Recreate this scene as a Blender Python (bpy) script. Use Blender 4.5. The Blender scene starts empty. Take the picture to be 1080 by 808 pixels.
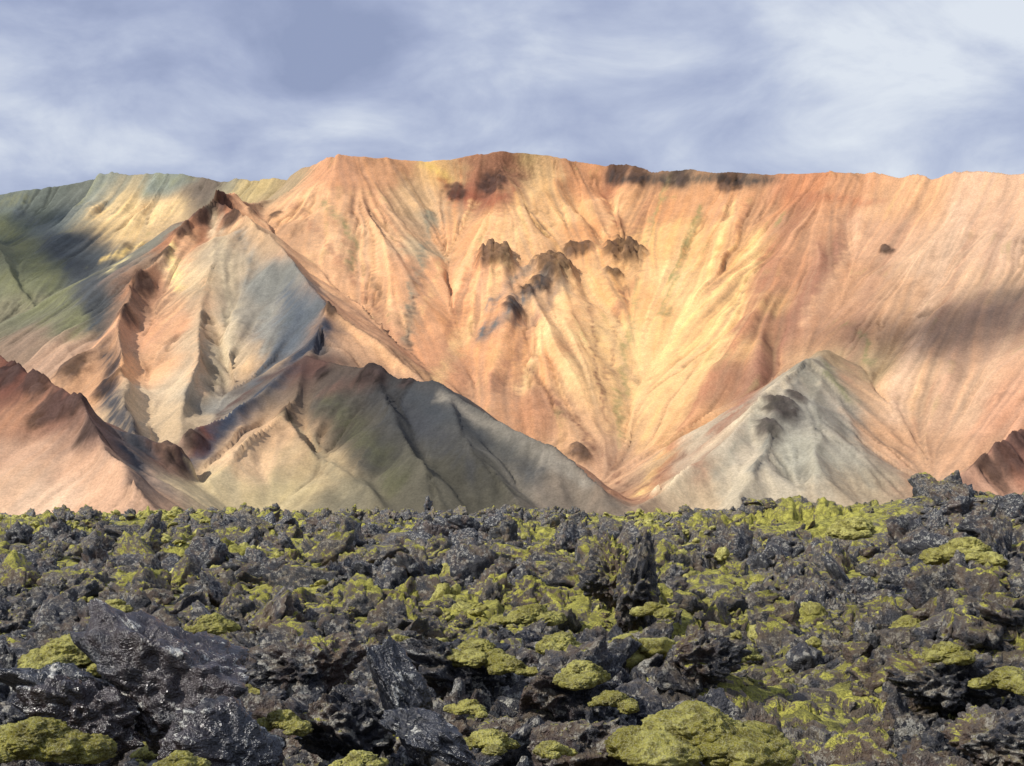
import bpy, math, numpy as np, random
from mathutils import Vector
rng=np.random.default_rng(7); random.seed(7)
sc=bpy.context.scene
K=1483.0   # focal length in pixels: a/e values below are image pixel coordinates
def pixel_to_world(a,e,y):   # a: image pixel column, e: image pixel row, y: distance -> world point
    return ((a-540)/K*y, y, (500-e)/K*y)

# ---------------- noise helpers ----------------
def h2(ix,iy,seed):
    ix=ix.astype(np.int64); iy=iy.astype(np.int64)
    n=(ix*374761393+iy*668265263+seed*974634777)&0xffffffff
    n=((n^(n>>13))*1274126177)&0xffffffff
    n=((n^(n>>16))*2246822519)&0xffffffff
    n=n^(n>>15)
    return (n&0xffffff)/float(0xffffff)
def perlin(x,y,seed=0):
    ix=np.floor(x);iy=np.floor(y);fx=x-ix;fy=y-iy
    def g(dx,dy):
        a=h2(ix+dx,iy+dy,seed)*6.2831853
        return np.cos(a)*(fx-dx)+np.sin(a)*(fy-dy)
    u=fx*fx*fx*(fx*(fx*6-15)+10);v=fy*fy*fy*(fy*(fy*6-15)+10)
    a=g(0,0);b=g(1,0);c=g(0,1);d=g(1,1)
    return ((a+(b-a)*u)*(1-v)+(c+(d-c)*u)*v)*1.5
def fbm(x,y,o=4,seed=0):
    s=0;a=1;t=0
    for i in range(o):
        s=s+a*perlin(x*2**i+i*17.3,y*2**i-i*9.1,seed+i);t+=a;a*=.5
    return s/t
def ridged(x,y,o=4,seed=0):
    s=0;a=1;t=0
    for i in range(o):
        s=s+a*(1-np.abs(perlin(x*2**i+i*7.3,y*2**i+i*3.1,seed+i))*1.8);t+=a;a*=.5
    return s/t
def blocks(x,y,seed=0):
    """cellular: each cell a tilted slab at its own height; cracks between"""
    ix=np.floor(x);iy=np.floor(y)
    d1=np.full(x.shape,9.);d2=np.full(x.shape,9.);val=np.zeros(x.shape)
    for i in(-1,0,1):
        for j in(-1,0,1):
            cx=ix+i;cy=iy+j
            px=cx+h2(cx,cy,seed);py=cy+h2(cx,cy,seed+1)
            dx=x-px;dy=y-py;d=dx*dx+dy*dy
            v=h2(cx,cy,seed+2)-.5+dx*(h2(cx,cy,seed+3)-.5)*1.3+dy*(h2(cx,cy,seed+4)-.5)*1.3
            near=d<d1
            d2=np.where(near,d1,np.minimum(d2,d))
            val=np.where(near,v,val);d1=np.where(near,d,d1)
    crack=np.clip((np.sqrt(d2)-np.sqrt(d1))/.22,0,1)
    return val-.55*(1-crack)
def lin(c):
    c=np.asarray(c,float)/255.
    return np.where(c<=.04045,c/12.92,((c+.055)/1.055)**2.4)
def grid_mesh(name,X,Y,Z,mat,col=None,extra=None):
    ny,nx=X.shape
    me=bpy.data.meshes.new(name)
    co=np.stack([X,Y,Z],-1).reshape(-1,3).astype(np.float32)
    me.vertices.add(len(co));me.vertices.foreach_set('co',co.ravel())
    idx=np.arange(ny*nx).reshape(ny,nx)
    q=np.stack([idx[:-1,:-1],idx[:-1,1:],idx[1:,1:],idx[1:,:-1]],-1).reshape(-1,4)
    me.loops.add(q.size);me.loops.foreach_set('vertex_index',q.ravel().astype(np.int32))
    me.polygons.add(len(q));me.polygons.foreach_set('loop_start',(np.arange(len(q))*4).astype(np.int32))
    me.update(calc_edges=True)
    me.polygons.foreach_set('use_smooth',np.ones(len(q),bool))
    if col is not None:
        at=me.color_attributes.new('Col','FLOAT_COLOR','POINT')
        c=np.ones((len(co),4),np.float32);c[:,:3]=col.reshape(-1,3)
        at.data.foreach_set('color',c.ravel())
    me.materials.append(mat)
    ob=bpy.data.objects.new(name,me);sc.collection.objects.link(ob)
    return ob

# ---------------- material helpers ----------------
class NT:
    def __init__(s,name):
        s.m=bpy.data.materials.new(name);s.m.use_nodes=True;s.t=s.m.node_tree
        s.b=s.t.nodes['Principled BSDF'];s.t.nodes
    def n(s,typ,**k):
        nd=s.t.nodes.new(typ)
        for a,v in k.items():setattr(nd,a,v)
        return nd
    def l(s,a,b):s.t.links.new(a,b)
    def val(s,sock,v):
        if isinstance(v,bpy.types.NodeSocket):s.l(v,sock)
        else:sock.default_value=v
    def noise(s,vec,scale,det=5,rough=.6,dist=0):
        nd=s.n('ShaderNodeTexNoise');s.l(vec,nd.inputs['Vector'])
        nd.inputs['Scale'].default_value=scale;nd.inputs['Detail'].default_value=det
        nd.inputs['Roughness'].default_value=rough;nd.inputs['Distortion'].default_value=dist
        return nd.outputs['Fac']
    def math(s,op,a,b=None,c=None,clamp=False):
        nd=s.n('ShaderNodeMath',operation=op,use_clamp=clamp)
        s.val(nd.inputs[0],a)
        if b is not None:s.val(nd.inputs[1],b)
        if c is not None:s.val(nd.inputs[2],c)
        return nd.outputs[0]
    def ramp(s,f,a,b,lo=0,hi=1):
        nd=s.n('ShaderNodeMapRange',interpolation_type='SMOOTHSTEP');s.val(nd.inputs[0],f)
        nd.inputs[1].default_value=a;nd.inputs[2].default_value=b
        nd.inputs[3].default_value=lo;nd.inputs[4].default_value=hi
        return nd.outputs[0]
    def mix(s,f,a,b,mode='MIX'):
        nd=s.n('ShaderNodeMix',data_type='RGBA',blend_type=mode)
        s.val(nd.inputs[0],f)
        for k,v in((6,a),(7,b)):
            if isinstance(v,tuple):v=(*v,1)
            s.val(nd.inputs[k],v)
        return nd.outputs[2]

# mountain material
M=NT('rhyolite_scree');geo=M.n('ShaderNodeNewGeometry')
at=M.n('ShaderNodeAttribute',attribute_name='Col')
n1=M.noise(geo.outputs['Position'],.07,7,.72);n2=M.noise(geo.outputs['Position'],.5,4,.78)
f=M.math('MULTIPLY',M.ramp(n1,.3,.7,.92,1.08),M.ramp(n2,.3,.7,.83,1.17))
hs=M.n('ShaderNodeVectorMath',operation='SCALE');M.l(at.outputs['Color'],hs.inputs[0]);M.l(f,hs.inputs['Scale'])
M.l(hs.outputs[0],M.b.inputs['Base Color'])
M.b.inputs['Roughness'].default_value=.95;M.b.inputs['Specular IOR Level'].default_value=.1
bp=M.n('ShaderNodeBump');bp.inputs['Strength'].default_value=.45;bp.inputs['Distance'].default_value=1.2
hh=M.math('ADD',M.math('MULTIPLY',n1,.7),M.math('MULTIPLY',n2,.8))
M.l(hh,bp.inputs['Height']);M.l(bp.outputs[0],M.b.inputs['Normal'])
mat_mtn=M.m

# lava rock + moss material
def lava_mat(name,moss_bias=0.,base_dark=1.,gloss=.48,red=0.,lich=0.):
    M=NT(name);geo=M.n('ShaderNodeNewGeometry');P=geo.outputs['Position']
    sep=M.n('ShaderNodeSeparateXYZ');M.l(geo.outputs['Normal'],sep.inputs[0])
    nb=M.noise(P,.045,2,.5);nm=M.noise(P,.8,4,.65);nf=M.noise(P,6.,5,.78);nff=M.noise(P,34.,4,.75);nx=M.noise(P,2.3,6,.75,.4)
    c=M.mix(M.ramp(nx,.44,.6),(.006*base_dark,.009*base_dark,.019*base_dark),(.05*base_dark,.053*base_dark,.066*base_dark))
    c=M.mix(M.math('MULTIPLY',M.ramp(nm,.5,.6),.6 if gloss>.4 else .14),c,(.135+.06*red,.078,.05))
    c=M.mix(M.math('MULTIPLY',M.ramp(nff,.46,.62),.42 if gloss>.4 else .08),c,(.2,.19,.185))
    lm=M.math('MULTIPLY',M.ramp(nf,.525-lich,.565-lich),M.ramp(sep.outputs['Z'],-.25,.5))
    c=M.mix(M.math('MULTIPLY',lm,M.ramp(nff,.38,.52,.25,1.)),c,(.52,.51,.45))
    s=M.math('ADD',M.math('MULTIPLY',sep.outputs['Z'],.45),M.math('MULTIPLY',nm,1.4))
    s=M.math('ADD',s,M.math('MULTIPLY',nb,1.8));s=M.math('ADD',s,M.math('MULTIPLY',nf,1.3))
    mm=M.ramp(s,2.72-moss_bias,2.80-moss_bias)
    mc=M.mix(M.ramp(nx,.38,.62),(.20,.185,.035),(.62,.58,.11))
    mc=M.mix(M.math('MULTIPLY',M.ramp(nff,.42,.6),.6),mc,(.10,.095,.03))
    brown=M.ramp(s,2.28-moss_bias,2.7-moss_bias)
    c=M.mix(M.math('MULTIPLY',brown,.6 if gloss>.4 else .1),c,(.18,.135,.08))
    c=M.mix(mm,c,mc)
    M.l(c,M.b.inputs['Base Color'])
    M.l(M.math('ADD',M.math('MULTIPLY',mm,.95-gloss,clamp=True),gloss),M.b.inputs['Roughness'])
    M.b.inputs['Specular IOR Level'].default_value=.45 if gloss>.4 else .9
    bp=M.n('ShaderNodeBump');bp.inputs['Strength'].default_value=1.;bp.inputs['Distance'].default_value=.18 if gloss>.4 else .07
    M.l(M.math('ADD',M.math('ADD',nx,M.math('MULTIPLY',nf,.6)),M.math('MULTIPLY',nff,.2)),bp.inputs['Height'])
    M.l(bp.outputs[0],M.b.inputs['Normal'])
    return M.m
mat_lava=lava_mat('lava_with_moss',0.14)
mat_rock=lava_mat('lava_block_rock',.06)
mat_gloss=lava_mat('glassy_lava',-.9,.6,.22,.3,-.045)
def moss_mat():
    M=NT('woolly_fringe_moss');geo=M.n('ShaderNodeNewGeometry');P=geo.outputs['Position']
    a=M.noise(P,2.2,5,.65);b=M.noise(P,11.,6,.75);d=M.noise(P,80.,3,.7)
    c=M.mix(M.ramp(a,.38,.62),(.31,.28,.055),(.66,.62,.18))
    c=M.mix(M.math('MULTIPLY',M.ramp(b,.46,.58),.75),c,(.14,.12,.04))  # moss pits shaded darker in the colour
    c=M.mix(M.math('MULTIPLY',M.ramp(d,.48,.62),.45),c,(.68,.65,.4))
    M.l(c,M.b.inputs['Base Color']);M.b.inputs['Roughness'].default_value=1;M.b.inputs['Specular IOR Level'].default_value=.05
    bp=M.n('ShaderNodeBump');bp.inputs['Strength'].default_value=1;bp.inputs['Distance'].default_value=.09
    M.l(M.math('SUBTRACT',M.math('MULTIPLY',d,.4),b),bp.inputs['Height']);M.l(bp.outputs[0],M.b.inputs['Normal'])
    return M.m
mat_moss=moss_mat()

# ---------------- MOUNTAINS ----------------
dx=2.0
xs=np.arange(-1000,900,dx);ys=np.arange(820,2300,dx)
X,Y=np.meshgrid(xs,ys)
wx=X+13*fbm(X/90,Y/90,5,11);wy=Y+13*fbm(X/90,Y/90,5,31)
def fall(d,s,c=25.,cl=40.):return s*d+c*(1-np.exp(-d/cl))
def ridge(pts,s=.62,c=12.,cl=25.,back=None):
    HF=np.full(X.shape,-1e4);HB=HF.copy()
    P=[pixel_to_world(*p) for p in pts]
    best=np.full(X.shape,1e9);side=np.zeros(X.shape,bool)
    for a,b in zip(P[:-1],P[1:]):
        ex=b[0]-a[0];ey=b[1]-a[1];L=ex*ex+ey*ey
        t=np.clip(((wx-a[0])*ex+(wy-a[1])*ey)/L,0,1)
        d=np.hypot(wx-a[0]-t*ex,wy-a[1]-t*ey)
        z=a[2]+t*(b[2]-a[2])
        HF=np.maximum(HF,z-fall(d,s,c,cl))
        if back is not None:
            HB=np.maximum(HB,z-back*d)
            cr=ex*(wy-a[1])-ey*(wx-a[0])
            side=np.where(d<best,cr>0,side);best=np.minimum(best,d)
    if back is None:return HF
    return np.where(side,HB,HF)
def smax(a,b,s=2.):
    return np.maximum(a,b)+s*np.log1p(np.exp(-np.abs(a-b)/s))
main=ridge([(-500,215,2150),(-150,210,2150),(0,205,2130),(90,188,2120),(175,182,2080),(240,191,2030),(300,188,1960),(350,165,1880),(375,163,1890),(415,167,1915),(455,171,1930),(490,164,1945),(530,157,1955),(575,162,1960),(610,169,1955),(650,179,1940),(700,181,1900),(820,183,1820),(870,180,1770),(950,190,1700),(1000,186,1650),(1080,185,1580),(1250,183,1430),(1450,190,1250)],.62,25,40,back=.25)
R=[
 ([(-60,190,2080),(-20,240,1950),(20,300,1800),(60,362,1640),(95,410,1520)],.6,6,20,2),
 ([(-260,250,1900),(-150,260,1750),(-90,330,1600)],.55,6,20,2),
 ([(300,212,1880),(262,214,1790),(228,204,1710),(195,240,1640),(170,270,1570),(140,300,1490),(122,345,1380),(125,385,1290),(142,440,1180),(152,500,1090)],.68,10,14,3),
 ([(228,204,1710),(260,226,1650),(300,262,1560),(330,298,1460),(347,323,1400),(385,352,1370),(420,380,1340),(455,402,1310)],.68,8,15,2),
 ([(347,323,1400),(335,350,1340),(320,375,1290),(360,384,1255),(395,390,1230),(425,400,1215),(460,405,1200),(520,440,1140),(580,475,1080),(640,515,1030)],.62,4,12,3),
 ([(320,375,1290),(260,420,1210),(200,472,1120),(160,518,1060)],.62,6,12,3),
 ([(320,380,1285),(300,435,1170),(250,482,1090),(190,522,1020)],.55,3,15,3),
 ([(300,435,1170),(350,490,1080),(400,535,1000)],.55,3,15,3),
 ([(395,390,1230),(410,440,1140),(450,500,1040)],.6,2,12,5),
 ([(460,405,1200),(500,470,1090),(540,520,1020)],.6,0,12,5),
 ([(228,230,1670),(218,300,1500),(208,360,1360),(200,420,1240),(185,470,1150)],.62,2,15,5),
 ([(-120,330,1250),(-50,355,1180),(0,380,1130),(40,398,1090),(80,425,1040),(105,465,980),(145,512,900)],.6,8,10,2),
 ([(30,395,1450),(60,372,1400),(90,390,1335),(112,425,1250),(125,465,1170)],.65,12,12,2),
 ([(872,368,1340),(850,384,1300),(825,398,1250),(800,428,1200),(770,460,1150),(735,487,1100),(680,537,1020)],.60,4,20,7),
 ([(850,384,1300),(880,405,1260),(898,440,1210),(908,475,1150),(925,520,1090)],.60,4,20,7),
 ([(850,388,1298),(820,440,1190),(800,485,1110),(785,530,1040)],.58,3,15,5),
 ([(865,395,1275),(862,450,1170),(860,500,1090)],.58,3,15,5),
 ([(1180,400,1170),(1080,452,1080),(1030,490,1020),(985,520,970)],.6,5,12,3),
]
base=main
for pts,s,c,cl,sm in R:base=smax(base,ridge(pts,s,c,cl),sm)
floor=-42+3*fbm(X/120,Y/120,3,5)
base=smax(base,floor,4)
def nrm(a):
    a=a-a.mean();return a/a.std()
def lic(H,fields,steps,step=2.5):
    gy,gx=np.gradient(H,dx);m=np.hypot(gx,gy)+1e-4
    gx=(gx/m).astype(np.float32).ravel();gy=(gy/m).astype(np.float32).ravel()
    ny,nx=H.shape;st=step/dx
    JJ,II=np.meshgrid(np.arange(nx,dtype=np.float32),np.arange(ny,dtype=np.float32))
    fl=[f.astype(np.float32).ravel() for f in fields];acc=[f.astype(np.float32).copy() for f in fields]
    for sgn in(1,-1):
        pj=JJ.copy();pi=II.copy()
        for k in range(max(steps)):
            ii=np.clip(pi+.5,0,ny-1).astype(np.int32);jj=np.clip(pj+.5,0,nx-1).astype(np.int32)
            idx=ii*nx+jj
            pj+=sgn*st*gx[idx];pi+=sgn*st*gy[idx]
            for q,f in enumerate(fl):
                if k<steps[q]:acc[q]+=f[idx]
    return [nrm(a) for a in acc]
def blur(a,r):
    for ax in(0,1):
        c=np.cumsum(np.pad(a,[(r+1,r)if i==ax else(0,0) for i in(0,1)],mode='edge'),axis=ax)
        n=a.shape[ax]
        a=(np.take(c,np.arange(2*r+1,n+2*r+1),axis=ax)-np.take(c,np.arange(0,n),axis=ax))/(2*r+1)
    return a
bs=blur(blur(base,3),3)+1.2*fbm(X/70,Y/70,3,77)
F1=perlin(X/42,Y/42,71);F2=perlin(X/17,Y/17,72);F3=perlin(X/7,Y/7,73);F4=perlin(X/4.2,Y/4.2,74)
L1,L2,L3,L4=lic(bs,[F1,F2,F3,F4],[60,60,48,55])
gy,gx=np.gradient(bs,dx);slope=np.hypot(gx,gy)
env=np.clip((slope-.12)/.35,0,1)*np.clip((base+38)/30,0,1)
var=np.clip(.65+1.4*fbm(X/100,Y/100,3,640),.1,1.4)
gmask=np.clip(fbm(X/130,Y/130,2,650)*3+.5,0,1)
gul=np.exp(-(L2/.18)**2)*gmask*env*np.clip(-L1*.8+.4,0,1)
H=base+env*(4.2*L1*var+1.6*L2*var+.32*L3*var-3.2*gul)
H=H+env*1.0*fbm(X/28,Y/28,4,90)
H=H+(2.2*ridged(X/26,Y/26,4,96)-1.1)*np.exp(-np.abs(main-base)/2)*(Y>1560)*np.clip(1-(np.abs(slope-.25)/.3),0,1)

def locate(A,Hm):   # first terrain hit on the camera ray of each image pixel
    A=np.asarray(A,float);yy=np.arange(830,2280,2.)
    px=(A[:,0:1]-540)/K*yy;pz=(500-A[:,1:2])/K*yy
    j=np.clip(((px-xs[0])/dx).round().astype(int),0,len(xs)-1);i=np.clip(((yy-ys[0])/dx).round().astype(int),0,len(ys)-1)
    hit=pz<Hm[i[None,:],j]
    k=np.where(hit.any(1),hit.argmax(1),len(yy)-170)
    r=np.arange(len(A));return np.stack([px[r,k],yy[k],pz[r,k]],1)
crag=[(522,276,26,20),(584,285,28,19),(603,266,14,9),(571,303,15,9),(657,270,26,19),(646,290,12,8),(615,262,13,6),(541,325,14,6),(556,307,12,6),
 (230,213,18,7),(212,224,16,6),(192,243,14,6),(245,230,14,4),(172,268,13,5),(150,300,14,6),(132,332,13,5),
 (10,396,16,5),(42,408,17,6),(75,430,15,6),(97,452,13,5),(50,440,16,5),
 (822,436,17,8),(810,452,13,5),(840,420,10,4),(1060,482,16,6),(1078,472,16,7),(1040,500,14,4),
 (652,184,17,4),(672,186,15,2.5),(716,189,17,1.5),(772,190,20,2),(520,195,22,3),(480,202,16,2),
 (935,267,9,5),(395,396,16,6),(430,405,10,4),(75,387,16,5),(112,412,15,4),(120,388,10,3),
 (185,480,14,8),(205,465,10,6),(348,327,9,4),(290,228,10,4),(265,222,9,3),(612,478,12,6),(300,434,11,4),(340,395,9,4)]
cp=locate([c[:2] for c in crag],H)
rock=np.zeros(X.shape);add=np.zeros(X.shape)
rg=ridged(X/19,Y/19,4,44);rg2=blocks(X/11,Y/11,45)
def box(p,r):
    return np.s_[max(0,int((p[1]-r-ys[0])/dx)):max(1,int((p[1]+r-ys[0])/dx)),max(0,int((p[0]-r-xs[0])/dx)):max(1,int((p[0]+r-xs[0])/dx))]
for (a,e,r,h),p in zip(crag,cp):
    s=box(p,3*r)
    d2=((X[s]-p[0])**2+((Y[s]-p[1])*.75)**2)/(r*r)
    w=np.exp(-d2*1.1)
    w=w*np.clip(1+.9*fbm(X[s]/14,Y[s]/14,4,61),0,2)
    rock[s]=np.maximum(rock[s],w);add[s]=np.maximum(add[s],np.clip(w*1.7-.3,0,1)*h)
H=H+add*(.85+.25*(rg-.55)+.28*rg2)
# mineral colour anchors: (image column, row, r,g,b as seen, slope light and cloud shade included[, reach])
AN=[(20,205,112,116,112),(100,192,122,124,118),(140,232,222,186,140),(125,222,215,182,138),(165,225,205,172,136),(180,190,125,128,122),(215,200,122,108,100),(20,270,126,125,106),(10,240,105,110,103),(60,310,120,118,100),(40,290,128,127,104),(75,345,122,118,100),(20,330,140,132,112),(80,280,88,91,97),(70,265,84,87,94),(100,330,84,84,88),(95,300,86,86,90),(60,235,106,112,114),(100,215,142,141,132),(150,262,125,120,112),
(60,380,178,144,125),(90,400,210,160,126),(120,385,84,89,100,.7),(30,362,146,122,108),(228,212,140,96,80,.8),(190,245,158,108,85,.8),(150,300,170,124,100),(200,290,215,184,150),(240,270,186,164,142),(270,250,200,162,130),(210,340,220,186,155),(160,350,220,162,128),(150,400,224,168,128),(200,400,205,180,154),(235,380,186,164,142),(260,330,150,140,131),(290,300,134,131,128),(310,340,104,108,115),(270,385,213,175,140),(335,345,185,142,112,.6),(300,360,100,103,112),(220,430,146,140,136),(175,440,200,172,144),(240,450,72,76,90,.7),(255,412,110,100,97),(190,480,135,100,88,.8),
(300,250,200,155,125),(340,290,218,168,132),(380,340,212,160,127),(400,370,195,152,124),(430,390,185,145,120),(360,300,222,170,134),
(320,385,100,72,68,.8),(360,402,88,76,72),(400,418,70,68,71),(450,440,64,65,70),(380,450,80,75,69),(350,430,82,77,73),(500,460,88,85,84),(560,490,114,106,100),(460,420,70,69,72),(430,490,84,80,72),(500,510,90,85,77),(600,508,120,107,98),(540,465,106,101,97),(400,475,70,68,68),
(300,455,203,164,132),(270,490,216,178,145),(330,500,180,156,126),(230,510,198,176,143),(380,520,118,109,94),(300,520,188,168,134),
(20,398,112,74,66),(60,425,122,84,77),(100,450,100,78,76),(30,440,172,126,102),(20,480,198,157,134),(80,490,204,161,136),(50,522,216,180,156),(120,510,196,155,131),(5,520,206,167,142),(150,500,88,88,94,.7),(150,470,90,86,92,.8),
(400,180,216,158,120),(355,180,210,153,120),(330,220,232,178,138),(300,200,168,144,118),(270,192,193,168,126),(240,195,150,140,122),(460,182,222,175,125,.8),(440,210,216,174,135),(520,172,184,124,95),(500,200,168,110,88),(540,165,224,182,125,.7),(560,190,228,180,130),(600,185,200,142,106),(640,200,196,138,104),(660,184,100,86,80,.5),(690,186,96,84,78,.4),(720,186,108,96,86,.5),(750,186,108,96,86,.4),(790,186,118,102,90,.5),(650,215,226,170,127),(760,212,212,156,118),(850,195,202,138,104),(900,193,196,144,113),(960,207,202,155,122),(1060,200,209,167,141),
(380,250,236,184,144),(370,225,216,164,128),(410,300,226,168,130),(440,260,200,170,140,.7),(450,232,180,155,130,.7),(480,300,236,174,134),(480,250,234,172,128),(500,350,226,163,122),(460,380,211,152,118),(530,245,236,182,136),(600,330,236,182,136),(560,380,222,162,120),(520,420,201,151,120),(620,400,228,182,136),(600,450,212,164,128),(560,430,198,144,114),(640,350,234,188,138),(700,250,232,178,126),(720,300,238,190,140),(680,320,226,170,121),(740,340,231,180,130),(760,270,224,168,119),(700,400,235,186,138),(670,450,230,181,136),(780,330,232,182,131),(760,370,234,184,133),(640,490,198,154,126),(650,520,176,131,108),(720,450,224,168,124),(590,230,234,182,134),(620,240,213,154,112),(690,225,203,146,108),
(830,290,186,135,107),(810,340,170,124,100),(780,400,170,124,100),(860,240,194,144,114),(880,300,194,147,118),(920,250,198,153,126),(950,330,190,149,122),(1000,350,194,153,128),(1050,340,196,155,132),(990,270,205,166,140),(1050,260,210,170,145),(900,385,180,151,121),(950,420,205,164,134),(1010,430,213,170,141),(930,470,205,159,128),(1000,480,200,154,125),(1060,430,200,150,125),(880,340,186,140,113),(1050,300,205,166,139),
(850,392,165,152,138),(830,430,122,118,115,.8),(820,405,172,158,146),(860,430,158,150,142),(780,480,196,178,160),(730,510,198,172,146),(840,480,176,168,156),(890,480,170,161,150),(800,520,182,167,150),(900,512,187,165,142),(760,452,192,175,156),
(1060,480,172,120,102),(1078,466,155,110,98),(1030,500,194,146,124),(1050,522,196,152,130),(980,520,198,160,134)]
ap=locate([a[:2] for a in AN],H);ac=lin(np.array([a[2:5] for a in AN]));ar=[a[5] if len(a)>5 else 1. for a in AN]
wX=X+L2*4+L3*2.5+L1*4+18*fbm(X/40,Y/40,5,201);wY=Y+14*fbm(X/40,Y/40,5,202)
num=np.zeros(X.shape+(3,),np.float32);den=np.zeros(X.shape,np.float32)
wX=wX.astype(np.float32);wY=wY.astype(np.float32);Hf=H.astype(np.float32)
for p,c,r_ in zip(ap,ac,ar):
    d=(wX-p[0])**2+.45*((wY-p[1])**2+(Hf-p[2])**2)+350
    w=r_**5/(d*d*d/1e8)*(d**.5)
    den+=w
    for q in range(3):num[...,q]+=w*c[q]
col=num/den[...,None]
# mineral bands crept downslope, and dark gully lines; colours as seen, shade included
ST=[([(800,250),(775,330),(740,400),(700,480),(675,520)],(246,203,145),9,.75),([(760,240),(730,320),(700,400),(670,480)],(242,192,138),8,.65),
([(775,215),(755,260),(740,300),(715,350),(690,400)],(246,203,148),5,.6),([(850,215),(815,270),(790,330),(760,390),(720,450),(690,510)],(168,118,96),12,.75),
([(880,260),(850,320),(820,370),(780,430),(730,490)],(158,114,98),13,.75),([(700,200),(680,260),(668,330),(655,400),(650,470)],(164,148,106),4,.7),
([(740,220),(715,280),(700,330)],(148,138,96),5,.7),([(560,200),(545,250),(520,300),(500,340),(460,400)],(243,196,146),7,.7),([(600,290),(590,330),(570,370),(550,410)],(243,198,150),7,.75),
([(575,292),(556,310),(535,332),(508,352)],(108,106,108),9,.85),([(556,282),(538,300),(515,325)],(128,120,116),6,.7),([(595,300),(575,320),(560,345)],(150,128,118),7,.6),
([(455,225),(445,265),(433,310),(430,360)],(145,136,120),6,.8),([(445,290),(430,340),(435,375),(455,400)],(106,86,76),2.5,.85),([(340,200),(370,240),(400,290),(425,340)],(240,184,142),7,.65),
([(345,215),(365,240),(375,262),(370,285)],(146,138,102),5,.75),([(385,280),(400,310),(420,340)],(154,122,98),4,.7),([(620,300),(625,360),(635,430),(648,500)],(150,110,90),2.5,.8),
([(560,390),(600,440),(640,490),(655,520)],(128,92,78),3,.85),([(660,525),(690,505),(720,480)],(126,94,82),3,.7),([(960,230),(920,300),(900,360),(895,400)],(174,134,114),9,.6),([(1010,220),(985,300),(960,380),(940,440)],(220,181,156),9,.65),
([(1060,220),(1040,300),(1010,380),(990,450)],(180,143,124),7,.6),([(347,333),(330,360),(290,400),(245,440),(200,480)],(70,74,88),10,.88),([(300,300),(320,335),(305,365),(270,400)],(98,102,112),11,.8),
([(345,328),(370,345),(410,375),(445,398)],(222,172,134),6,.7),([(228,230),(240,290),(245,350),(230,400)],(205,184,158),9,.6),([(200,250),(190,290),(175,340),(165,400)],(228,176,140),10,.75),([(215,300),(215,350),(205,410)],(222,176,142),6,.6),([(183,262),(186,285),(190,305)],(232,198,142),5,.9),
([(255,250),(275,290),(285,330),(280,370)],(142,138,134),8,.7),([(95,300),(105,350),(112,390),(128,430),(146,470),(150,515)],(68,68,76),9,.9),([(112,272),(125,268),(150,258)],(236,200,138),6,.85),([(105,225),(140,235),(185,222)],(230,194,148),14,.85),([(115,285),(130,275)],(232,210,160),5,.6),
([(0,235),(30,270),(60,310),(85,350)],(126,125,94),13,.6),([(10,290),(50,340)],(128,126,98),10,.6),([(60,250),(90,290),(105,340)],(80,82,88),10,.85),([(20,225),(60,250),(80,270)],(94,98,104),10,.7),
([(350,420),(370,450),(400,480),(420,510)],(86,84,66),8,.55),([(395,395),(430,430),(470,470),(500,500)],(66,66,72),10,.6),([(320,378),(280,400),(240,430),(205,470)],(96,76,74),6,.8),([(430,400),(470,430),(520,470),(570,500)],(64,66,72),9,.6),([(480,420),(530,452),(580,482),(630,510)],(140,131,124),5,.7),
([(240,440),(225,465),(200,490)],(70,74,90),6,.8),([(170,490),(195,472),(215,455)],(120,72,60),6,.75),([(870,385),(895,420)],(125,123,92),5,.6),([(908,350),(915,385)],(138,134,98),3,.6),([(300,435),(330,470),(370,520)],(148,135,114),5,.6),([(395,398),(370,405),(345,412)],(110,84,78),6,.6),
([(850,388),(830,415),(815,450),(800,500)],(126,122,118),5,.75),([(850,390),(875,430),(900,480),(915,512)],(144,136,126),5,.65),([(830,395),(790,435),(740,478),(700,515)],(220,199,174),6,.6),([(860,400),(862,450),(862,500)],(136,130,120),3,.6),([(810,420),(780,465),(755,505)],(158,150,138),4,.55),([(680,260),(675,290),(650,330)],(180,124,100),5,.5),
([(470,190),(480,205),(520,215),(540,200)],(154,92,74),8,.65),([(640,190),(640,215),(650,235)],(154,98,78),6,.6),([(820,205),(880,210),(930,214)],(180,120,94),5,.6),([(430,165),(460,178),(475,190)],(228,190,118),5,.6),([(530,158),(545,175),(560,185)],(230,196,132),5,.6),
([(640,187),(670,189),(700,191)],(78,69,66),6,.95),([(700,189),(735,190),(760,189)],(104,90,80),3.5,.85),([(755,190),(790,191),(820,190)],(84,74,70),5,.9),([(200,460),(175,485),(160,515)],(180,148,130),5,.6),
([(650,220),(630,260),(615,330),(600,400)],(244,198,148),4,.55),([(500,215),(470,270),(445,330)],(244,192,142),4,.6),([(730,240),(700,290),(680,350),(668,420)],(246,202,148),4,.6),([(690,200),(665,250)],(150,110,90),4,.65),
([(800,210),(770,260),(750,310)],(166,120,96),4,.65),([(660,300),(650,350),(640,400)],(160,120,96),3,.65),([(570,330),(540,380),(520,410)],(166,120,100),4,.6),([(395,200),(420,250),(440,300)],(186,134,108),4,.55),([(310,215),(345,255),(385,310),(430,370)],(170,124,102),4,.65),
([(1030,230),(1005,300),(985,360)],(170,132,115),4,.55),([(930,215),(890,270),(850,340)],(214,168,136),5,.5),([(990,400),(965,450),(950,500)],(178,135,113),4,.55),([(1075,330),(1040,400),(1020,450)],(220,180,152),5,.5),
([(540,200),(510,260),(480,330)],(184,130,104),4,.5),([(350,200),(352,235),(390,290)],(186,138,112),4,.5),([(900,220),(870,270),(830,340)],(154,110,92),4,.55),([(480,330),(470,370),(490,410)],(176,125,102),4,.5)]
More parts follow.
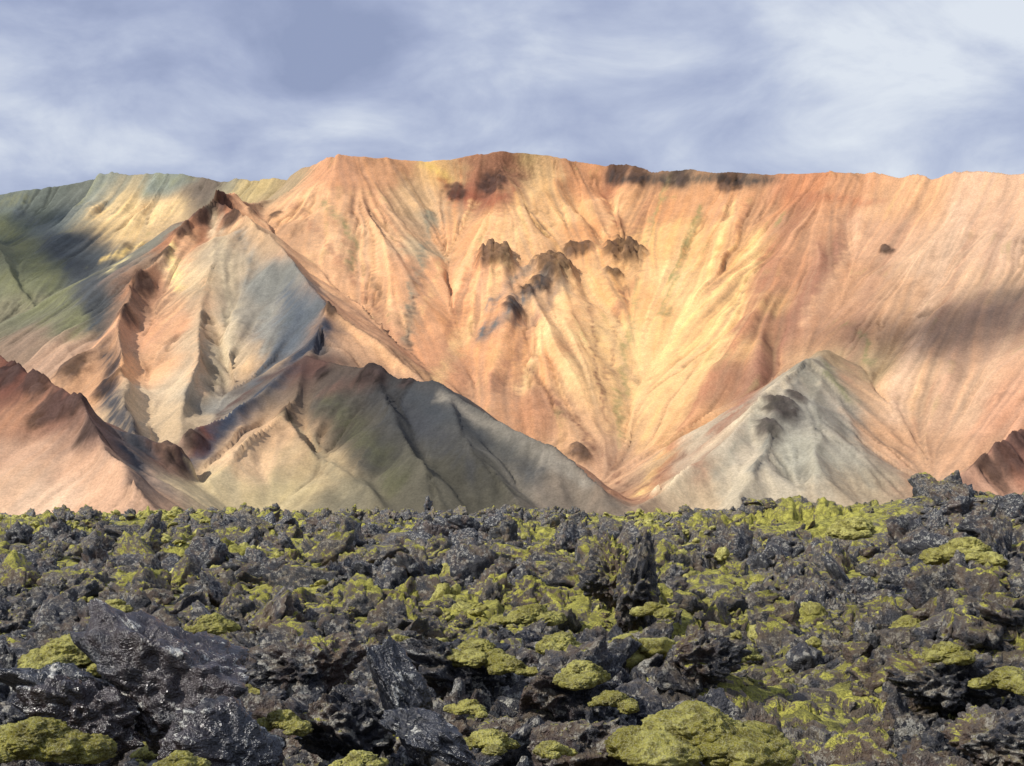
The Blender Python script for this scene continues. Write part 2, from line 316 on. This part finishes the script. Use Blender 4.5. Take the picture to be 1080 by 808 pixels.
for pts,c,wd,op in ST:
    P=np.array(pts,float);sg=[];
    for a,b in zip(P[:-1],P[1:]):
        n=max(2,int(np.hypot(*(b-a))/5));sg+= [a+(b-a)*t for t in np.linspace(0,1,n,endpoint=False)]
    sg.append(P[-1]);q=locate(sg,H)
    r=wd*3.5
    lo=q.min(0);hi=q.max(0)
    s=np.s_[max(0,int((lo[1]-r-ys[0])/dx)):int((hi[1]+r-ys[0])/dx)+1,max(0,int((lo[0]-r-xs[0])/dx)):int((hi[0]+r-xs[0])/dx)+1]
    if X[s].size==0:continue
    d=np.full(X[s].shape,1e9)
    ux=X[s]+L2[s]*2.5+L3[s]*2.5+9*fbm(X[s]/18,Y[s]/18,4,333);uy=Y[s]
    for p in q:d=np.minimum(d,(ux-p[0])**2+.35*(uy-p[1])**2)
    w=np.exp(-d/(wd*wd))*op*np.clip(1+.4*L3[s],.25,1.2)
    w=np.clip(w,0,.97)[...,None]
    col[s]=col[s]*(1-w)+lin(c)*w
L3c=np.clip(L3,-2,2);L4c=np.clip(L4,-2,2)
mean=col.mean(-1,keepdims=True)
col=mean+(col-mean)*np.clip(1.0+.05*L3c,.7,1.15)[...,None]
col*=(1+.10*np.clip(L2,-2,2)*var+(.09*L3c+.08*L4c)*np.clip(var+.25,0,1.2)+.03*np.clip(L1,-2,2)+.12*fbm(X/22,Y/22,5,808))[...,None]
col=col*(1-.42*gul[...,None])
gr=np.clip(fbm(X/60,Y/60,3,301)*2.5-.4,0,1)*np.clip((L3+L2*.6-.3),0,1)*.65*(main>base-3)
col=col*(1-gr[...,None])+np.array(lin((148,142,102)))*gr[...,None]
rk=np.clip(rock*2.6-.65+.6*fbm(X/9,Y/9,4,12),0,1)[...,None]*.9
col=col*(1-rk)+(col*.15+np.array([.042,.028,.028])*(1+.8*rg2[...,None]))*rk
vf=np.clip((-30-H)/8,0,1)[...,None]
col=col*(1-vf)+np.array(lin((150,148,115)))*vf
col=col*np.array([1.0,1.03,.93])
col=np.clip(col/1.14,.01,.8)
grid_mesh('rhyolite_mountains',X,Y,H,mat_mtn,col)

# ---------------- GROUND to horizon ----------------
gx_=np.concatenate([-np.geomspace(30000,20,40),np.linspace(-15,15,7),np.geomspace(20,30000,40)])
gy_=np.concatenate([-np.geomspace(30000,10,30),[0],np.geomspace(10,40000,60)])
GX,GY=np.meshgrid(gx_,gy_);rr=np.hypot(GX,GY)
GZ=np.interp(rr,[0,30,150,300,420,900],[-3.5,-6,-9,-14,-30,-50])
MG=NT('valley_gravel');g_=MG.n('ShaderNodeNewGeometry');nn=MG.noise(g_.outputs['Position'],.02,8,.7)
MG.l(MG.mix(nn,(.10,.10,.05),(.24,.2,.15)),MG.b.inputs['Base Color']);MG.b.inputs['Roughness'].default_value=1
grid_mesh('ground',GX,GY,GZ,MG.m)

# ---------------- LAVA FIELD ----------------
bumps=[ # x,y,rx,ry,dz
 (34,125,14,16,3.1),(44,118,12,14,2.0),(24,130,7,10,1.2),(19,62,5.5,9,1.0),(23,58,5,8,1.6),(10.6,30,2.6,5,1.1),(13,32,3,5,1.2),(6.2,19,1.8,4,.75),(8,20,2,5,.9),
 (2.6,36,2.2,2.5,1.1),(1.3,15,1.6,1.6,.5),(.0,14,1.1,1.2,.35),(-1.7,13,1.2,1.4,.15),(-5.0,22,1.6,1.5,.3),(-17,40,9,14,-.7),(-60,190,26,20,.8),(-40,170,10,10,1.2),(-5,190,10,12,1.0),(12,170,8,10,.8),
 (4.3,12.8,1.2,3,-.45),(3,21,1.5,2.5,-.45),(-3.,30,4,5,-.4),(60,200,25,20,1.8)]
def lava_h(x,y,sp):
    def at_(w):return np.clip((w/sp-2.)/3.,0,1)   # only build detail the mesh can carry
    L=np.interp(np.log(np.maximum(y,1)),np.log([1,8,12,20,50,120,220,280,330,380]),[-1.8,-1.9,-2.15,-2.85,-4.3,-6.1,-7.6,-8.8,-11,-30])
    near=np.clip((y-4)/14,.15,1);far=np.clip(y/60,.5,1.9)
    for bx,by,rx,ry,dz in bumps:L=L+dz*np.exp(-((x-bx)/rx)**2-((y-by)/ry)**2)
    qx=x+.8*perlin(x/2.5,y/2.5,401);qy=y+.8*perlin(x/2.5,y/2.5,402)
    rough=np.clip(.8+1.6*fbm(x/22,y/22,2,405),.25,1.5)*(1-.55*np.exp(-((x+17)/10)**2-((y-45)/18)**2))
    L=L+near*far*(.75*fbm(x/17,y/17,2,410)+1.0*rough*(ridged(qx/5.5,qy/5.5,4,420)-.55))
    L=L+near*far*rough*.5*blocks(qx/1.9,qy/1.9,430)
    L=L+.30*near*rough*blocks(qx/.8,qy/.8,440)*at_(.8)
    L=L+.12*blocks(qx/.33,qy/.33,450)*at_(.33)
    L=L+.04*blocks(x/.13,y/.13,460)*at_(.13)
    L=L+.06*ridged(x/.5,y/.5,3,470)*at_(.3)
    return L
yr=np.exp(np.linspace(math.log(2.5),math.log(385),1150));sr=np.linspace(-1,1,1150)
YY=np.repeat(yr[:,None],len(sr),1);XX=sr[None,:]*(yr[:,None]*.56+3.)
SP=np.repeat((yr*.0044+.003)[:,None],len(sr),1)
ZZ=lava_h(XX,YY,SP)
grid_mesh('lava_field',XX,YY,ZZ,mat_lava)

# ---------------- ROCK SHAPES ----------------
import bmesh
from mathutils import noise as mn
def rock_mesh(name,seed,mat,sub=3,cuts=13,rough=.12,scale=(1,1,1),spiky=0.,flat=False):
    r=np.random.default_rng(seed)
    bm=bmesh.new();bmesh.ops.create_icosphere(bm,subdivisions=sub,radius=1)
    N=r.normal(size=(cuts,3));N/=np.linalg.norm(N,axis=1)[:,None];D=r.uniform(.5,.95,cuts)
    off=Vector(r.uniform(0,50,3))
    for v in bm.verts:
        d=np.array(v.co);dd=N@d
        t=np.min(np.where(dd>.05,D/np.maximum(dd,.05),1.3));t=min(t,1.3)
        q=Vector(d*t)
        n=mn.fractal(q*2.2+off,.8,2.1,6)*rough*1.6
        n-=abs(mn.noise(q*3.1+off))*rough*1.5
        if spiky:n+=spiky*(1-abs(mn.noise(q*2.3+off))*3)*.5+spiky*.6*(.5-abs(mn.noise(q*5.3+off))*2)
        co=q*(1+n)
        v.co=Vector((co.x*scale[0],co.y*scale[1],co.z*scale[2]))
    me=bpy.data.meshes.new(name);bm.to_mesh(me);bm.free()
    me.polygons.foreach_set('use_smooth',np.full(len(me.polygons),not flat))
    me.materials.append(mat);return me
def cushion_mesh(name,seed,lobes=7,sub=4):
    """a mat of moss: several overlapping lumpy domes draped over each other"""
    r=np.random.default_rng(seed);bm=bmesh.new()
    for k in range(lobes):
        off=Vector(r.uniform(0,50,3));an=r.uniform(0,6.28);ra=0 if k==0 else r.uniform(.3,1.0)
        s=(.55 if k==0 else r.uniform(.16,.45))
        ctr=Vector((ra*math.cos(an),ra*math.sin(an)*.8,.15*(1-ra)-.25*ra))
        vs=bmesh.ops.create_icosphere(bm,subdivisions=sub if k else sub+1,radius=1)['verts']
        for v in vs:
            c=v.co.copy();n=.30*mn.noise(c*1.2+off)+.16*mn.noise(c*3.1+off)+.10*mn.noise(c*7+off)+.06*mn.noise(c*15+off)+.035*mn.noise(c*30+off)
            c*=(1+n)*s;c.z*=.85 if c.z>0 else .7
            v.co=c+ctr
    me=bpy.data.meshes.new(name);bm.to_mesh(me);bm.free()
    me.polygons.foreach_set('use_smooth',np.ones(len(me.polygons),bool));me.materials.append(mat_moss);return me
def make_coll(name,meshes):
    c=bpy.data.collections.new(name)
    for i,m in enumerate(meshes):c.objects.link(bpy.data.objects.new('%s_%02d'%(name,i),m))
    return c
RM=[rock_mesh('lava_block_shape%d'%i,100+i,mat_rock,4,[9,12,16][i%3],[.09,.14,.22][i%3],(1,r_,s_),[0,.08,.18,.35][i%4]) for i,(r_,s_) in enumerate([(.8,.7),(.9,.9),(.7,1.0),(.7,.6),(.8,1.1),(1,.8),(.75,.6),(.7,.9),(.9,1.1),(.8,.55),(.75,1.1),(.9,.7)])]
rocks_c=make_coll('lava_block_source',RM)
cush_c=make_coll('moss_cushion_source',[cushion_mesh('moss_shape%d'%i,300+i,7,3) for i in range(10)])
def scatter(name,coll,P,Rr,S,I):
    me=bpy.data.meshes.new(name);me.vertices.add(len(P));me.vertices.foreach_set('co',np.asarray(P,np.float32).ravel())
    for k,v in(('rot',Rr),('scl',S)):
        a=me.attributes.new(k,'FLOAT_VECTOR','POINT');a.data.foreach_set('vector',np.asarray(v,np.float32).ravel())
    a=me.attributes.new('idx','INT','POINT');a.data.foreach_set('value',np.asarray(I,np.int32))
    ob=bpy.data.objects.new(name,me);sc.collection.objects.link(ob)
    g=bpy.data.node_groups.new(name+'_nodes','GeometryNodeTree')
    g.interface.new_socket('Geometry',in_out='INPUT',socket_type='NodeSocketGeometry')
    g.interface.new_socket('Geometry',in_out='OUTPUT',socket_type='NodeSocketGeometry')
    gi=g.nodes.new('NodeGroupInput');go=g.nodes.new('NodeGroupOutput')
    ci=g.nodes.new('GeometryNodeCollectionInfo');ci.inputs['Collection'].default_value=coll
    ci.inputs['Separate Children'].default_value=True;ci.inputs['Reset Children'].default_value=True
    ip=g.nodes.new('GeometryNodeInstanceOnPoints');ip.inputs['Pick Instance'].default_value=True
    def na(n,t):
        q=g.nodes.new('GeometryNodeInputNamedAttribute');q.data_type=t;q.inputs['Name'].default_value=n
        return [o for o in q.outputs if o.enabled][0]
    er=g.nodes.new('FunctionNodeEulerToRotation')
    g.links.new(na('rot','FLOAT_VECTOR'),er.inputs[0]);g.links.new(er.outputs[0],ip.inputs['Rotation'])
    g.links.new(na('scl','FLOAT_VECTOR'),ip.inputs['Scale']);g.links.new(na('idx','INT'),ip.inputs['Instance Index'])
    g.links.new(gi.outputs[0],ip.inputs['Points']);g.links.new(ci.outputs[0],ip.inputs['Instance'])
    g.links.new(ip.outputs[0],go.inputs[0])
    m=ob.modifiers.new('scatter','NODES');m.node_group=g
    return ob
def pts(n,y0,y1):
    y=np.exp(rng.uniform(math.log(y0),math.log(y1),n));x=rng.uniform(-1,1,n)*(y*.46+2);return x,y
x,y=pts(44000,4.5,330)
clump=fbm(x/(1+y*.06),y/(1+y*.1),2,500)
keep=rng.random(len(x))<np.clip(.5+clump*1.7,.06,1);x,y=x[keep],y[keep];n=len(x)
size=np.clip((.0035*y+.022)*np.exp(rng.normal(0,.8,n)),.03,1.4)
size=np.minimum(size,.016*y+.06)
z=lava_h(x,y,y*.0044+.003)+size*rng.uniform(-.3,.45,n)
rot=np.stack([rng.normal(0,.6,n),rng.normal(0,.6,n),rng.uniform(0,6.28,n)],1)
s3=size[:,None]*rng.uniform(.7,1.35,(n,3))
scatter('lava_blocks',rocks_c,np.stack([x,y,z],1),rot,s3,rng.integers(0,12,n))
# moss cushions sit on high spots
x,y=pts(24000,6,300)
hh=lava_h(x,y,y*.0044+.003);e=.4+y*.008
loc=(lava_h(x+e,y,y*.01)+lava_h(x-e,y,y*.01)+lava_h(x,y+e,y*.01)+lava_h(x,y-e,y*.01))/4
keep=(hh-loc>.03)&(rng.random(len(x))<np.clip(.16+fbm(x/(4+y*.12),y/(4+y*.2),2,520)*2.2+.1*(x>0),.02,1));x,y,hh=x[keep],y[keep],hh[keep];n=len(x)
size=np.clip((.0032*y+.03)*np.exp(rng.normal(0,.6,n)),.03,.95)
s3=size[:,None]*rng.uniform(.7,1.3,(n,3));s3[:,2]*=.75
scatter('moss_cushions',cush_c,np.stack([x,y,hh+size*.02],1),np.stack([rng.normal(0,.35,n),rng.normal(0,.35,n),rng.uniform(0,6.28,n)],1),s3,rng.integers(0,10,n))

# ---------------- HERO FOREGROUND ----------------
def place(name,me,a,e,y,size,rot=(0,0,0)):
    ob=bpy.data.objects.new(name,me);sc.collection.objects.link(ob)
    ob.location=pixel_to_world(a,e,y);ob.scale=size if isinstance(size,tuple) else (size,)*3
    ob.rotation_euler=[math.radians(q) for q in rot];return ob
def hero(seed,mat=mat_gloss,cuts=11,rough=.1,spiky=.05):return rock_mesh('lava_boulder_mesh',seed,mat,6,cuts,rough,(1,1,1),spiky)
place('lava_boulder',hero(11,rough=.12,spiky=.06),190,730,8.4,(.54,.44,.50),(8,-12,20))
place('lava_boulder',hero(12,rough=.12),90,770,8.2,(.36,.3,.25),(5,20,50))
place('lava_boulder',hero(13,rough=.12),250,800,7.8,(.32,.28,.26),(0,10,0))
place('lava_boulder',hero(31,rough=.12),60,725,9.3,(.42,.3,.2),(0,10,0))
place('lava_slab',hero(14,cuts=8,rough=.1),415,725,8.6,(.13,.22,.46),(5,-30,15))
place('lava_slab',hero(15,cuts=8,rough=.1),448,775,8.0,(.34,.2,.13),(0,38,10))
place('lava_boulder',hero(16,mat_rock,12,.14,.16),365,775,9.0,(.34,.3,.26),(0,10,60))
place('lava_boulder',hero(17,mat_rock,12,.15,.2),600,730,11.0,(.6,.45,.38),(0,10,60))
place('lava_boulder',hero(18,mat_rock,12,.15,.2),600,795,8.8,(.45,.36,.3),(10,10,120))
place('lava_boulder',hero(19,mat_rock,12,.15,.2),480,705,12.5,(.5,.45,.34),(0,-10,200))
place('lava_boulder',hero(33,mat_rock,12,.15,.2),330,705,12.5,(.4,.36,.28),(0,-10,20))
place('lava_boulder',hero(34,mat_rock,12,.15,.25),730,700,13.5,(.45,.4,.34),(0,10,100))
place('lava_boulder',hero(20,mat_rock,12,.18,.3),672,626,30,(.7,.6,.9),(0,-4,30))
place('lava_boulder',hero(32,mat_rock,12,.18,.3),648,614,31,(.6,.5,.75),(10,-4,80))
place('lava_boulder',hero(21,mat_rock,12,.18,.3),1055,600,32,(1.1,.9,1.0),(0,4,80))
place('lava_boulder',hero(35,mat_rock,12,.18,.3),1010,625,30,(.8,.8,.7),(0,4,10))
place('lava_boulder',hero(22,mat_rock,12,.18,.25),1000,725,14.5,(.65,.6,.42),(0,4,80))
place('lava_boulder',hero(23,mat_rock,12,.18,.25),1050,785,10,(.36,.36,.26),(0,4,10))
for a,e,y,s in [(78,694,9.6,.42),(35,785,7.6,.36),(735,782,8.2,.52),(298,762,8.2,.19),(190,805,7.2,.14),(590,682,11.8,.30),(500,690,12.3,.34),(615,712,10.4,.28),(495,747,9.6,.16),(515,783,8.5,.2),(580,792,8.2,.15),(645,740,9.8,.2),(450,697,12.4,.24),(225,660,16,.34),(1020,584,31,.9),(960,664,20,.5),(1065,718,11,.28),(690,644,20,.32),(380,803,7.6,.15),(780,690,14,.26),(1040,640,20,.6),(900,560,45,1.1),(560,650,16,.35),(120,640,20,.3),(660,680,14,.25),(540,705,12,.2),(420,680,14,.25),(1000,690,14,.3)]:
    place('moss_cushion',cushion_mesh('moss_cushion_mesh',int(a),14,5),a,e,y,(s,s*.85,s*.62),(0,0,a))

# ---------------- SKY / LIGHT ----------------
sun_el=math.radians(38);az=math.radians(-122)   # measured from +Y toward +X : left, a little behind the viewer
sd=Vector((math.sin(az)*math.cos(sun_el),math.cos(az)*math.cos(sun_el),math.sin(sun_el)))
li=bpy.data.lights.new('sun','SUN');li.energy=4.5;li.angle=math.radians(.55);li.color=(1,.95,.87)
so=bpy.data.objects.new('sun',li);so.rotation_euler=sd.to_track_quat('Z','Y').to_euler();sc.collection.objects.link(so)
# unseen clouds added high toward the sun: their soft shadows lie on the right of the wall and on the far left slope
MC=NT('cloud_white');MC.b.inputs['Base Color'].default_value=(.85,.86,.88,1);MC.b.inputs['Roughness'].default_value=1
for (a,e,sx,sy,cnt,seed) in [(1030,345,80,36,46,5),(20,262,65,100,75,6)]:
    T=Vector(locate([(a,e)],H)[0]);cc=T+sd*7500
    bm=bmesh.new();r=np.random.default_rng(seed)
    for i in range(cnt):
        p=Vector((r.normal()*sx,r.normal()*sy,abs(r.normal())*12));rad=r.uniform(9,24)
        b0=bmesh.ops.create_icosphere(bm,subdivisions=3,radius=rad)['verts']
        for v in b0:
            n=v.co.normalized();v.co=v.co*(1+.5*mn.fractal(n*1.7+p*.05,.8,2.1,4));v.co.z*=.6;v.co+=p
    me=bpy.data.meshes.new('shadow_cloud');bm.to_mesh(me);bm.free();me.polygons.foreach_set('use_smooth',np.ones(len(me.polygons),bool))
    me.materials.append(MC.m);ob=bpy.data.objects.new('shadow_cloud',me);ob.location=cc;sc.collection.objects.link(ob)

w=bpy.data.worlds.new('World');sc.world=w;w.use_nodes=True;t=w.node_tree;N=t.nodes;Lk=t.links
bg=N['Background'];bg.inputs['Strength'].default_value=.1
sky=N.new('ShaderNodeTexSky');sky.sky_type='NISHITA';sky.sun_disc=False;sky.sun_elevation=sun_el;sky.sun_rotation=az
tc=N.new('ShaderNodeTexCoord');sp=N.new('ShaderNodeSeparateXYZ');Lk.new(tc.outputs['Generated'],sp.inputs[0])
def m(op,a,b=None,c=None):
    q=N.new('ShaderNodeMath');q.operation=op
    for i,v in enumerate((a,b,c)):
        if v is None:continue
        if isinstance(v,bpy.types.NodeSocket):Lk.new(v,q.inputs[i])
        else:q.inputs[i].default_value=v
    return q.outputs[0]
zz=m('ADD',m('MAXIMUM',sp.outputs[2],0),.3)
cb=N.new('ShaderNodeCombineXYZ');Lk.new(m('DIVIDE',sp.outputs[0],zz),cb.inputs[0]);Lk.new(m('DIVIDE',sp.outputs[1],zz),cb.inputs[1])
def nz(sc_,det,ro,off,dist=0):
    mp=N.new('ShaderNodeMapping');Lk.new(cb.outputs[0],mp.inputs[0]);mp.inputs['Location'].default_value=off
    q=N.new('ShaderNodeTexNoise');Lk.new(mp.outputs[0],q.inputs[0]);q.inputs['Scale'].default_value=sc_;q.inputs['Detail'].default_value=det;q.inputs['Roughness'].default_value=ro;q.inputs['Distortion'].default_value=dist
    return q.outputs[0]
def blob(d,rad,amp):   # a brighter / darker bank of cloud in a given direction
    v=Vector(d).normalized()
    q=N.new('ShaderNodeVectorMath');q.operation='DISTANCE';Lk.new(tc.outputs['Generated'],q.inputs[0]);q.inputs[1].default_value=v
    r=m('DIVIDE',q.outputs['Value'],rad);return m('MULTIPLY',m('EXPONENT',m('MULTIPLY',m('MULTIPLY',r,r),-1.)),amp)
c1=nz(1.6,7,.5,(3.1,1.7,0),.4);c2=nz(4.4,8,.56,(8,2,5),.35)
v=m('ADD',m('MULTIPLY',c1,.5),m('MULTIPLY',c2,.5))
for d,rad,amp in [((.30,1,.29),.08,.085),((.34,1,.23),.05,.055),((-.05,1,.26),.16,-.03),((-.34,1,.30),.06,.01),((-.34,1,.24),.05,.02),((-.22,1,.27),.08,-.03),((0,1,.31),.05,.01),((.12,1,.28),.07,-.02)]:v=m('ADD',v,blob(d,rad,amp))
r=N.new('ShaderNodeValToRGB');Lk.new(v,r.inputs[0])
els=r.color_ramp.elements
def S(c):return (*lin(c)*10,1)
els[0].position=.39;els[0].color=S((148,160,192))
els[1].position=.64;els[1].color=S((225,232,242))
e_=els.new(.46);e_.color=S((165,176,206))
e_=els.new(.53);e_.color=S((186,196,220))
mx=N.new('ShaderNodeMix');mx.data_type='RGBA';mx.inputs[0].default_value=.95
Lk.new(sky.outputs[0],mx.inputs[6]);Lk.new(r.outputs[0],mx.inputs[7]);Lk.new(mx.outputs[2],bg.inputs[0])

# ---------------- CAMERA ----------------
cam=bpy.data.cameras.new('camera');co=bpy.data.objects.new('camera',cam);sc.collection.objects.link(co)
cam.sensor_width=36;cam.lens=36*K/1080;cam.clip_start=.1;cam.clip_end=80000
cam.shift_y=(500-404)/1080.
co.location=(0,0,0);co.rotation_euler=(math.radians(90),0,0);sc.camera=co
sc.view_settings.view_transform='Standard';sc.view_settings.look='None';sc.view_settings.exposure=0
